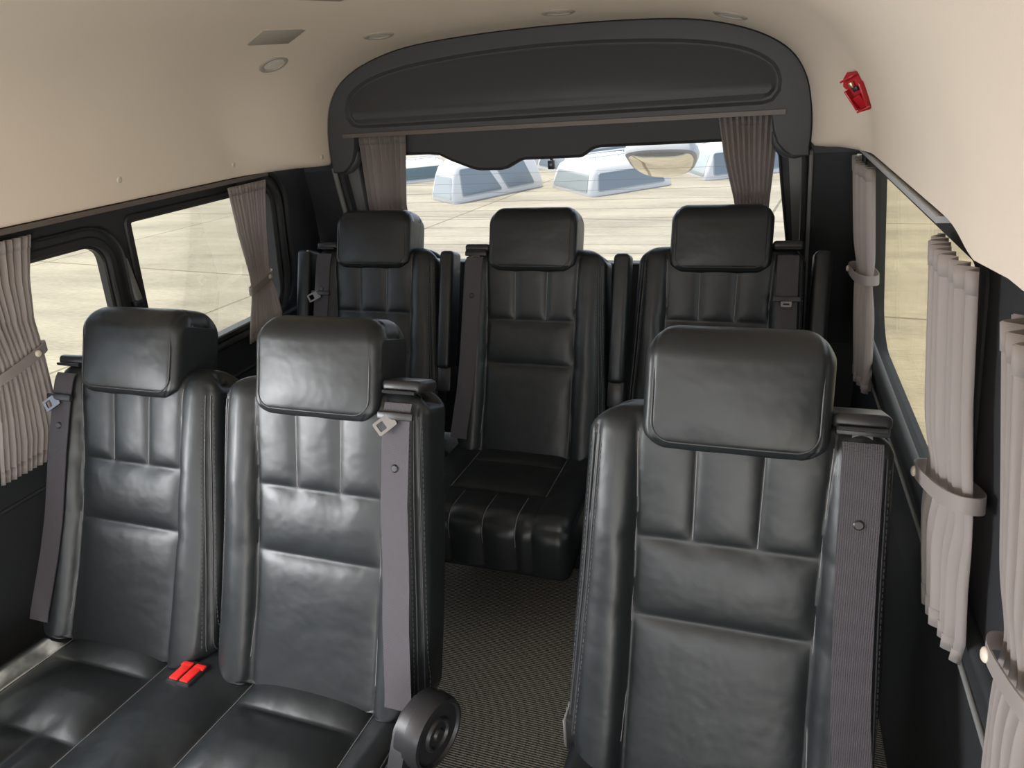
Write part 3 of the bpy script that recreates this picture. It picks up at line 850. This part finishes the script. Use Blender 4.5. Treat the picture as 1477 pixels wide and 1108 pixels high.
# ------------------------------------------------------------------ curtains
def curtain(name, rows, fmap, npl, amp, label, tie=None, bulk=0., group='pleated window curtains', hook=None, taper=None):
    """rows: (z, u0, u1); fmap(u, z, out) -> point, out = towards the cabin"""
    z_top, z_bot = rows[0][0], rows[-1][0]; nz = 70; nu = npl*12; V = []; F = []
    t0 = [(-r[0], r[1]) for r in rows]; t1 = [(-r[0], r[2]) for r in rows]
    rnd = [random.uniform(.6, 1.35) for _ in range(npl+1)]; ph = [random.uniform(-.25, .25) for _ in range(npl+1)]
    for j in range(nz+1):
        z = z_top+(z_bot-z_top)*j/nz
        u0, u1 = interp(t0, -z), interp(t1, -z)
        if tie: q = math.exp(-((z-tie)/.05)**2)
        else: q = 0
        for i in range(nu+1):
            f = i/nu; k = f*npl; ki = int(min(k, npl-1))
            a = amp*rnd[ki]*(1-.45*q)
            w = math.sin(2*PI*k+ph[ki]*0)
            w = math.copysign(abs(w)**.75, w)
            out = a*w+bulk*math.sin(PI*f)*(1-.3*q)
            hem = .0
            V.append(fmap(u0+(u1-u0)*f+.15*amp*math.sin(4*PI*k), z+hem, out))
    for j in range(nz):
        for i in range(nu):
            a = j*(nu+1)+i; F.append((a, a+1, a+nu+2, a+nu+1))
    o = mesh_obj(name, V, F, M['curtain'], None, autosm=math.radians(120))
    md = o.modifiers.new('cloth', 'SOLIDIFY'); md.thickness = .0016
    tag(o, label, 'curtain', group)
    # header tape and hem
    def band(nm, za, zb, lift, mat):
        V = []; F = []; n = npl*12
        for z in (za, zb):
            u0, u1 = interp(t0, -z), interp(t1, -z)
            for i in range(n+1):
                f = i/n; k = f*npl; ki = int(min(k, npl-1)); w = math.sin(2*PI*k); w = math.copysign(abs(w)**.75, w)
                V.append(fmap(u0+(u1-u0)*f+.15*amp*math.sin(4*PI*k), z, amp*rnd[ki]*w+bulk*math.sin(PI*f)+lift))
        for i in range(n): F.append((i, i+1, n+2+i, n+1+i))
        b = mesh_obj(nm, V, F, mat, o, autosm=math.radians(120)); m2 = b.modifiers.new('c', 'SOLIDIFY'); m2.thickness = .0012
    band('header_tape', z_top-.001, z_top-.030, .0018, M['curtain'])
    if z_bot < .95: band('hem', z_bot+.032, z_bot+.001, .0018, M['curtain'])
    if tie:
        # strap that wraps the gathered cloth
        u0, u1 = interp(t0, -tie), interp(t1, -tie); V = []; F = []
        cu_, ru = (u0+u1)/2, (u1-u0)/2+.006; ro = amp*1.1+bulk*.75+.006; n = 40
        sl = hook or 0.
        for k in range(n):
            a = 2*PI*k/n
            ca, sa = math.cos(a), math.sin(a)
            ux = math.copysign(abs(ca)**.7, ca); oy = math.copysign(abs(sa)**.7, sa)
            for (dz, dr) in ((-.013, 0), (-.013, .0022), (.013, .0022), (.013, 0)):
                V.append(fmap(cu_+(ru+dr)*ux, tie+dz+sl*ux, (bulk*.35)+(ro+dr)*oy))
        for k in range(n):
            for q in range(4): F.append((k*4+q, k*4+(q+1) % 4, ((k+1) % n)*4+(q+1) % 4, ((k+1) % n)*4+q))
        s = mesh_obj('tieback', V, F, M['curtain'], o); s['label'] = 'cloth tieback strap'
        p = Vector(fmap(cu_+ru*.55, tie+sl*.55, bulk*.35+ro*.93+.004)); d = (Vector(fmap(0, 1, .01))-Vector(fmap(0, 1, 0))).normalized()
        bmm = bmesh.new(); bmesh.ops.create_uvsphere(bmm, u_segments=14, v_segments=8, radius=.009)
        bmesh.ops.scale(bmm, vec=(.5 if abs(d.x) > .5 else 1, .5 if abs(d.y) > .5 else 1, 1), verts=bmm.verts); bmesh.ops.translate(bmm, vec=p, verts=bmm.verts)
        bt = bm_obj('tieback_button', bmm, M['clip'], s)
    return o
cl = lambda u, z, o: (-1.080-.11*(1.325-z)+o, u, z)
cr_ = lambda u, z, o: (.850+.11*(1.325-z)-o, u, z)
crear = lambda u, z, o: (u, 2.425+.20*(1.41-z)*.6-o, z)
curtain('curtain', [(1.300, .985, 1.203), (1.20, .99, 1.172), (1.10, 1.005, 1.154), (1.02, 1.018, 1.155), (.91, 1.0, 1.150), (.81, .975, 1.146), (.727, .955, 1.112)], cl, 11, .009,
        'pinkish beige pleated curtain nearest on the left, tied with a slanting strap', 1.005, hook=.022)
curtain('curtain', [(1.302, 1.912, 2.114), (1.14, 1.932, 2.087), (1.0, 1.960, 2.076), (.955, 1.962, 2.074), (.90, 1.955, 2.100), (.80, 1.925, 2.122), (.745, 1.912, 2.09)], cl, 12, .007,
        'pleated curtain tied at the rear end of the left side windows', .950, hook=.02)
curtain('curtain', [(1.296, 1.95, 2.29), (1.15, 1.93, 2.27), (1.06, 1.92, 2.24), (1.0, 1.93, 2.235), (.9, 1.92, 2.23), (.75, 1.95, 2.21), (.675, 1.98, 2.2)], cr_, 8, .010,
        'slim tied curtain at the rear end of the right window, pale band with a button', 1.0, bulk=.016, hook=-.02)
curtain('curtain', [(1.300, .965, 1.194), (1.12, .945, 1.180), (.98, .905, 1.172), (.93, .90, 1.170), (.86, .90, 1.165), (.78, .89, 1.145), (.725, .91, 1.10)], cr_, 8, .010,
        'wide grey curtain between the right window and the dark door pillar', .955, bulk=.014, hook=-.05)
curtain('curtain', [(1.292, .55, .826), (1.1, .55, .768), (1.0, .56, .742), (.95, .56, .732), (.86, .55, .735), (.75, .53, .742), (.68, .52, .74)], cr_, 8, .010,
        'curtain cut off by the right edge, in front of the dark door pillar', .955, bulk=.012, hook=-.03)
curtain('curtain', [(1.408, -.862, -.664), (1.15, -.880, -.715), (.95, -.895, -.725), (.80, -.89, -.73)], crear, 9, .012, 'straight pleated curtain left of the rear window behind the left corner headrest')
curtain('curtain', [(1.408, .452, .632), (1.28, .475, .630), (1.14, .513, .624), (.95, .54, .62), (.80, .54, .62)], crear, 10, .012, 'tapering pleated curtain right of the rear window behind the right corner headrest')
# rails
def rail(name, pts, sx, mat, label):
    V = []; F = []
    for p in pts:
        for dx, dz in sx: V.append((p[0]+dx[0], p[1]+dx[1], p[2]+dz))
    k = len(sx); n = len(pts)
    for i in range(n-1):
        for j in range(k): F.append((i*k+j, i*k+(j+1) % k, (i+1)*k+(j+1) % k, (i+1)*k+j))
    F.append(tuple(range(k))); F.append(tuple((n-1)*k+j for j in range(k)))
    o = mesh_obj(name, V, F, mat, None, smooth=False); tag(o, label, 'curtain rail', 'curtain rails'); return o
rail('curtain_rail', [(-1.092, y, 1.319) for y in np.linspace(-1.3, 2.128, 12)], [((-.012, 0), -.006), ((.014, 0), -.006), ((.014, 0), .006), ((-.012, 0), .006)], M['rail'], 'brown curtain rail along the left windows under the ceiling')
rail('curtain_rail', [(.857, y, 1.318) for y in np.linspace(1.2, 2.27, 12)], [((-.010, 0), -.005), ((.010, 0), -.005), ((.010, 0), .005), ((-.010, 0), .005)], M['railgrey'], 'silver curtain rail along the right windows under the ceiling')
rail('curtain_rail', [(x, PY+.045, 1.417) for x in np.linspace(-.895, .65, 12)], [((0, -.052), -.007), ((0, .014), -.007), ((0, .014), .007), ((0, -.052), .007)], M['rail'], 'thin curtain rail under the charcoal panel above the rear window')

# ------------------------------------------------------------------ things on the ceiling
def ceiling_light(x, Y, label):
    m = hframe(x, Y)
    o = empty('ceiling_light', (0, 0, 0), label, 'ceiling light', 'round recessed ceiling lights'); o.matrix_world = m
    lathe('bezel', [(.030, -.001), (.034, .004), (.042, .0045), (.047, .002), (.048, -.002), (.03, -.002)], M['greyprint'], o, 'z', 40)
    lathe('lens', [(.0001, .0015), (.025, .002), (.031, .0005), (.031, -.002), (.0001, -.002)], M['lampglass'], o, 'z', 40)
    return o
LIGHTS = {}
def lab_lights(): pass
CL = [(-.85, 1.97, 'round ceiling light furthest left, below the grey ceiling patch'), (-.535, 2.08, 'round ceiling light nearest the header panel on the left side'), (.03, 2.08, 'round ceiling light above the middle of the header panel'), (.485, 2.16, 'round ceiling light furthest right, at the top edge')]
for a in CL: ceiling_light(*a)
def ceiling_patch(x, Y, sx, sy, rz, label, name='ceiling_vent'):
    m = hframe(x, Y) @ Matrix.Rotation(rz, 4, 'Z')
    o = empty(name, (0, 0, 0), label, 'ceiling vent', 'flat grey ceiling vents'); o.matrix_world = m
    bm = bmesh.new(); bm_box(bm, (0, 0, .0015), (sx, sy, .004), .0015); bm_obj('vent_plate', bm, M['greyprint'], o)
    return o
ceiling_patch(-.70, 1.80, .13, .13, .5, 'flat grey diamond shaped patch beside the left ceiling lights')
ceiling_patch(-.33, 1.50, .13, .13, .5, 'dark grey ceiling vent cut off by the top edge')
def clip(P, label):
    Y, z = P[1], P[2]; s = -1 if P[0] < XC else 1
    pts = [Vector(head_pt(s, i, Y)) for i in range(NP)]
    i = min(range(3, NP-1), key=lambda i: abs(pts[i].z-z)); p = pts[i]; t = (pts[i+1]-pts[i-1]).normalized(); n = Vector((t.z, 0, -t.x))
    if n.x*s > 0: n = -n
    q = n.to_track_quat('Z', 'Y')
    o = lathe('trim_clip', [(.0001, .003), (.006, .0028), (.0085, .001), (.009, -.002), (.0001, -.002)], M['clip'], None, 'z', 20)
    o.location = p; o.rotation_mode = 'QUATERNION'; o.rotation_quaternion = q
    tag(o, label, 'trim clip', 'small round clips in the headliner')
CLIPS = [((-1.08, 1.50, 1.385), 'small round clip in the left headliner above the window pillar'), ((-1.07, 1.97, 1.372), 'small round clip in the left headliner above the far left curtain'), ((-1.0, 2.33, 1.35), 'small round clip in the left headliner beside the header panel')]
for c in CLIPS: clip(*c)

# red broken bracket on the right headliner
Yb = 1.93
pts = [Vector(head_pt(1, i, Yb)) for i in range(NP)]; i = min(range(3, NP-1), key=lambda i: abs(pts[i].z-1.478)); pb = pts[i]; t = (pts[i+1]-pts[i-1]).normalized(); nb = Vector((t.z, 0, -t.x)); nb = -nb if nb.x > 0 else nb
up = t if t.z > 0 else -t; nb = (nb*.62+Vector((0, -.78, 0))).normalized(); up = (up-nb*up.dot(nb)).normalized(); side = up.cross(nb)
mb = Matrix((side, up, nb)).transposed().to_4x4(); mb.translation = pb
rb = empty('red_bracket', (0, 0, 0), 'broken red plastic holder stuck on the cream headliner at the right', 'bracket'); rb.matrix_world = mb @ Matrix.Rotation(math.radians(4), 4, 'Z') @ Matrix.Diagonal((.88, .76, .85, 1))
bm = bmesh.new()
back_o = [(-.020, .055), (-.004, .066), (.018, .056), (.020, .022), (.027, .014), (.026, -.040), (.030, -.060), (.008, -.066), (-.020, -.060), (-.022, -.050), (-.016, -.046), (-.018, .018), (-.026, .022), (-.030, .034)]
pl = plate('back_plate', back_o, [], lambda u, v, w: (u, v, .026-w), .005, M['redbracket'], rb)
for (c, s, r) in (((-.017, -.015, .034), (.005, .07, .020), .12), ((.022, -.015, .036), (.005, .075, .024), -.1), ((.0, .050, .036), (.040, .006, .022), .0), ((.003, -.056, .034), (.040, .006, .016), 0)):
    box('side_wall', c, s, M['redbracket'], rb, .0015, Matrix.Rotation(r, 3, 'Z'))
box('inner_tab', (.004, -.030, .036), (.022, .045, .012), M['redbracket'], rb, .003, Matrix.Rotation(.35, 3, 'X'))
cb = box('metal_contact', (-.002, .026, .034), (.010, .020, .010), M['brass'], rb, .002); cb['label'] = 'pale metal contact'
box('dark_socket', (.004, .010, .033), (.014, .014, .010), M['plastic'], rb, .002)
lathe('mounting_post', [(.0001, .024), (.010, .024), (.012, -.004), (.0001, -.004)], M['redbracket'], rb, 'z', 16)

# ------------------------------------------------------------------ outside
GZ = -.65
gd = box('ground', (0, 0, GZ-.05), (160, 160, .1), M['ground'], None, 0); struct(gd, 'pale sunlit concrete yard outside the windows', 'ground')
def canopy(fl_, ff, fr2, H, top_in, label, wins, win_mat, name='truck_canopy', roofrail=True, extra=.10):
    """pickup canopy: base corners left, front, right; the fourth follows"""
    A, B, C_ = Vector((*fl_, 0)), Vector((*ff, 0)), Vector((*fr2, 0)); D = A+C_-B; base = [A, B, C_, D]
    cen = (A+C_)/2
    o = empty(name, (cen.x, cen.y, GZ), label, 'truck canopy', 'white truck canopies on the ground')
    ex = (C_-B).normalized(); ey = (A-B).normalized(); L = (C_-B).length; Wd = (A-B).length
    def P(a, b, h):   # a along B->C, b along B->A in metres
        return ex*a+ey*b+B-cen+Vector((0, 0, h))
    # shell with inclined sides, rounded top: rings of increasing height
    V = []; F = []; rings = []
    prof = [(0, 0), (.0, .09*H), (.15*top_in, .3*H), (.55*top_in, .7*H), (.9*top_in, .93*H), (top_in+.05, H), (top_in+.16, H+extra*.6), (top_in+.5, H+extra)]
    for (inn, h) in prof:
        i1 = min(inn, L*.48); i2 = min(inn*.75, Wd*.46); rr_ = .09
        lp_ = rrect(i1, L-i1, i2, Wd-i2, min(rr_, (Wd-2*i2)*.4), 4); rings.append(lp_)
        for (a, b) in lp_: V.append(P(a, b, h))
    n = len(rings[0])
    for r in range(len(rings)-1):
        for i in range(n): F.append((r*n+i, r*n+(i+1) % n, (r+1)*n+(i+1) % n, (r+1)*n+i))
    F.append(tuple(range(n))[::-1]); F.append(tuple((len(rings)-1)*n+i for i in range(n)))
    mesh_obj('shell', V, F, M['white'], o, autosm=math.radians(35))
    def inn_at(h): return interp([(p[1], p[0]) for p in prof], h)
    def front_win(a0, a1, h0, h1, sl0=0., sl1=0., mat=win_mat):
        q = [(a0+sl0*0, h0), (a1, h0), (a1-sl1, h1), (a0+sl0, h1)]
        lp_ = []
        # rounded quad
        for k in range(4):
            p0, p1, p2 = Vector(q[k-1]), Vector(q[k]), Vector(q[(k+1) % 4]); r = .05
            s_ = p1+(p0-p1).normalized()*r; e_ = p1+(p2-p1).normalized()*r
            for w in np.linspace(0, 1, 6): lp_.append(tuple(s_*(1-w)**2+p1*2*w*(1-w)+e_*w*w))
        f = lambda u, v, w: P(u, .75*inn_at(v)-.012+w, v)
        wv = plate('window', lp_, [], lambda u, v, w: f(u, v, w), .02, mat, o)
        ring('window_rim', lp_, lambda u, v, w: f(u, v, w), .018, -.006, .02, M['cwin2'], wv)
    def side_win(b0, b1, h0, h1, sl=0., mat=win_mat):
        q = [(b0, h0), (b1, h0), (b1-sl, h1), (b0+sl, h1)]; lp_ = []
        for k in range(4):
            p0, p1, p2 = Vector(q[k-1]), Vector(q[k]), Vector(q[(k+1) % 4]); r = .05
            s_ = p1+(p0-p1).normalized()*r; e_ = p1+(p2-p1).normalized()*r
            for w in np.linspace(0, 1, 6): lp_.append(tuple(s_*(1-w)**2+p1*2*w*(1-w)+e_*w*w))
        plate('window', lp_, [], lambda u, v, w: P(inn_at(v)-.012+w, u, v), .02, mat, o)
    for w in wins:
        (front_win if w[0] == 'f' else side_win)(*w[1:])
    if roofrail:
        for b in (.30, .70):
            pts = [P(a, Wd*b, H+extra+.035) for a in np.linspace(L*.15, L*.85, 8)]
            tube('roof_rail', pts, .016, M['metalgrey'], o)
            for a in (.22, .5, .78): tube('rail_foot', [P(L*a, Wd*b, H+extra-.03), P(L*a, Wd*b, H+extra+.03)], .014, M['metalgrey'], o)
    return o
canopy((-6.213, 14.01), (-5.332, 13.236), (-4.066, 15.547), .72, .20, 'white truck canopy with two slanted side windows on the left outside the rear window',
       [('f', .26, 1.34, .12, .64, .03, .34), ('f', 1.54, 2.32, .12, .64, -.30, .24), ('s', .12, 1.05, .07, .50, .08, M['cwin2'])], M['cwin'], extra=.16)
canopy((-3.832, 15.305), (-2.576, 13.763), (-1.144, 15.257), .55, .18, 'white truck canopy with one long dark window, behind the hanging mirror outside',
       [('f', .20, 1.86, .10, .42, .05, .20), ('s', .16, 1.84, .08, .41, .10, M['cwin2'])], M['cwin'])
canopy((-1.05, 16.9), (-.49, 15.634), (1.5, 17.0), .62, .26, 'white truck canopy with slanted side window, partly behind the right rear curtain',
       [('f', .20, 1.0, .10, .52, .02, .35), ('f', 1.2, 2.1, .10, .52, .0, .25), ('s', .15, 1.2, .08, .5, .1, M['cwin2'])], M['cwin'])
canopy((-9.4, 17.6), (-8.6, 16.2), (-7.0, 17.2), .42, .22, 'low dark windowed truck canopy at the far left outside the rear window',
       [('f', .12, 1.75, .08, .36, .05, .1)], M['darkcar'])
canopy((-5.3, 19.0), (-4.0, 17.2), (-2.2, 18.9), .62, .24, 'white truck canopy further back between the two nearest canopies',
       [('f', .2, 2.2, .12, .52, .1, .2), ('s', .2, 2.0, .1, .5, .1, M['cwin'])], M['cwin'])
canopy((-2.2, 20.5), (-.9, 18.9), (1.2, 20.6), .66, .26, 'white truck canopy furthest back above the hanging mirror',
       [('f', .2, 2.4, .12, .52, .1, .2)], M['cwin'])
canopy((-8.6, 20.8), (-7.2, 18.6), (-5.2, 20.0), .75, .26, 'white truck canopy furthest back on the left under the tailgate edge',
       [('f', .2, 2.0, .12, .55, .1, .2)], M['cwin2'])
# under-view mirror outside the rear glass
mx, my, mz = .235, 2.74, 1.235
um = empty('rear_view_mirror', (mx, my, mz+.07), 'oval convex mirror hanging outside the rear window', 'mirror')
outline = [(-.128, .038), (-.06, .050), (.03, .053), (.10, .050), (.128, .034), (.126, .0), (.105, -.028), (.06, -.046), (0, -.052), (-.06, -.044), (-.105, -.018), (-.126, .014)]
def closed_spline(P, n=6):
    out = []; L = len(P)
    for i in range(L):
        p0, p1, p2, p3 = [Vector(P[(i+k) % L]) for k in (-1, 0, 1, 2)]
        for q in range(n):
            t = q/n; out.append(tuple(.5*((2*p1)+(p2-p0)*t+(2*p0-5*p1+4*p2-p3)*t*t+(3*p1-p0-3*p2+p3)*t**3)))
    return out
ol = closed_spline(outline); rotm = Matrix.Rotation(math.radians(47), 3, 'X') @ Matrix.Rotation(math.radians(3), 3, 'Y')
def mtr(p): return rotm @ Vector(p)+Vector((0, 0, -.07))
V = []; F = []; n = len(ol)
sc_ = 1.6
for (k, y) in ((.90, -.006), (1.0, .0), (1.05, .02), (.98, .05), (.7, .075), (.2, .085)):
    for u, v in ol: V.append(mtr((u*k, y, v*k*sc_)))
for r in range(5):
    for i in range(n): F.append((r*n+i, r*n+(i+1) % n, (r+1)*n+(i+1) % n, (r+1)*n+i))
F.append(tuple(range(n))[::-1]); F.append(tuple(5*n+i for i in range(n)))
mesh_obj('mirror_housing', V, F, M['metalgrey'], um)
V = []; F = []
for k in range(8):
    q = .90*(1-k/8)+.001
    for u, v in ol: V.append(mtr((u*q, -.007-.004*(1-(q/.9)**2), v*q*sc_)))
for r in range(7):
    for i in range(n): F.append((r*n+i, r*n+(i+1) % n, (r+1)*n+(i+1) % n, (r+1)*n+i))
F.append(tuple(7*n+i for i in range(n)))
mg = mesh_obj('mirror_glass', V, F, M['mirror'], um); mg['label'] = 'convex mirror glass reflecting the ground'
box('mirror_bracket', (.07, .02, .03), (.05, .04, .09), M['softplastic'], um, .008)
tube('mirror_arm', [(.07, .02, .05), (.07, .0, .16), (.07, -.07, .22)], .014, M['softplastic'], um)
# small black camera box hanging outside the rear glass
bxo = empty('reversing_camera', (-.163, 2.62, 1.30), 'small black box hanging below the tailgate edge outside the glass', 'camera')
box('camera_body', (0, 0, -.040), (.026, .022, .034), M['plastic'], bxo, .004)
lathe('camera_lens', [(.0001, -.0135), (.004, -.0135), (.005, -.011), (.005, -.009), (.0001, -.009)], M['greytrim'], bxo, 'y', 16, (0, 0, -.040))
box('camera_bracket', (0, .004, .0), (.012, .008, .06), M['plastic'], bxo, .002)

# ------------------------------------------------------------------ light
w = bpy.data.worlds.new('sky'); sc.world = w; w.use_nodes = True; t = w.node_tree; bg = t.nodes['Background']
sky = t.nodes.new('ShaderNodeTexSky'); sky.sky_type = 'HOSEK_WILKIE'; sky.turbidity = 5.; sky.ground_albedo = .4
el, az = math.radians(66), math.radians(200)
sd = Vector((math.cos(el)*math.sin(az), -math.cos(el)*math.cos(az)*-1*-1, math.sin(el)))
sd = Vector((-.30, .28, .91)).normalized()
sky.sun_direction = sd
hsv = t.nodes.new('ShaderNodeHueSaturation'); hsv.inputs['Saturation'].default_value = .55
t.links.new(sky.outputs[0], hsv.inputs['Color']); t.links.new(hsv.outputs[0], bg.inputs['Color']); bg.inputs['Strength'].default_value = 9.0
sun = bpy.data.lights.new('sun', 'SUN'); sun.energy = 5.0; sun.angle = math.radians(3); sun.color = (1, .95, .86)
so = bpy.data.objects.new('sun', sun); COL.objects.link(so); so.rotation_euler = sd.to_track_quat('Z', 'Y').to_euler()
def area(name, loc, rot, sx, sy, e, col):
    l = bpy.data.lights.new(name, 'AREA'); l.shape = 'RECTANGLE'; l.size = sx; l.size_y = sy; l.energy = e; l.color = col
    o = bpy.data.objects.new(name, l); COL.objects.link(o); o.location = loc; o.rotation_euler = rot; return o
# area lamps standing in for daylight at the windscreen, sliding window and added door
area('windscreen_daylight', (XC, FRONT+.06, 1.18), (math.radians(128), 0, 0), 1.7, .66, 22, (1, .97, .93))
ld = area('sliding_window_daylight', (-1.065, .25, 1.02), (0, 0, 0), .70, .36, 9.5, (.97, .98, 1))
ld.rotation_euler = Vector((-.90, -.36, .25)).to_track_quat('Z', 'Y').to_euler(); ld.data.spread = math.radians(95)
rd = area('added_door_fill', (.90, -.93, .70), (0, 0, 0), 1.0, .85, 30, (1, .96, .90))  # fill lamp at the invented, unseen door, added to brighten the ceiling
rd.rotation_euler = Vector((.80, -.25, -.55)).to_track_quat('Z', 'Y').to_euler()
vs = sc.view_settings; vs.view_transform = 'Standard'; vs.look = 'None'; vs.gamma = 1; vs.exposure = .15; vs.use_curve_mapping = False
sc.cycles.max_bounces = 10; sc.cycles.diffuse_bounces = 6; sc.cycles.transparent_max_bounces = 12; sc.cycles.use_denoising = True
sc.cycles.sample_clamp_indirect = 8
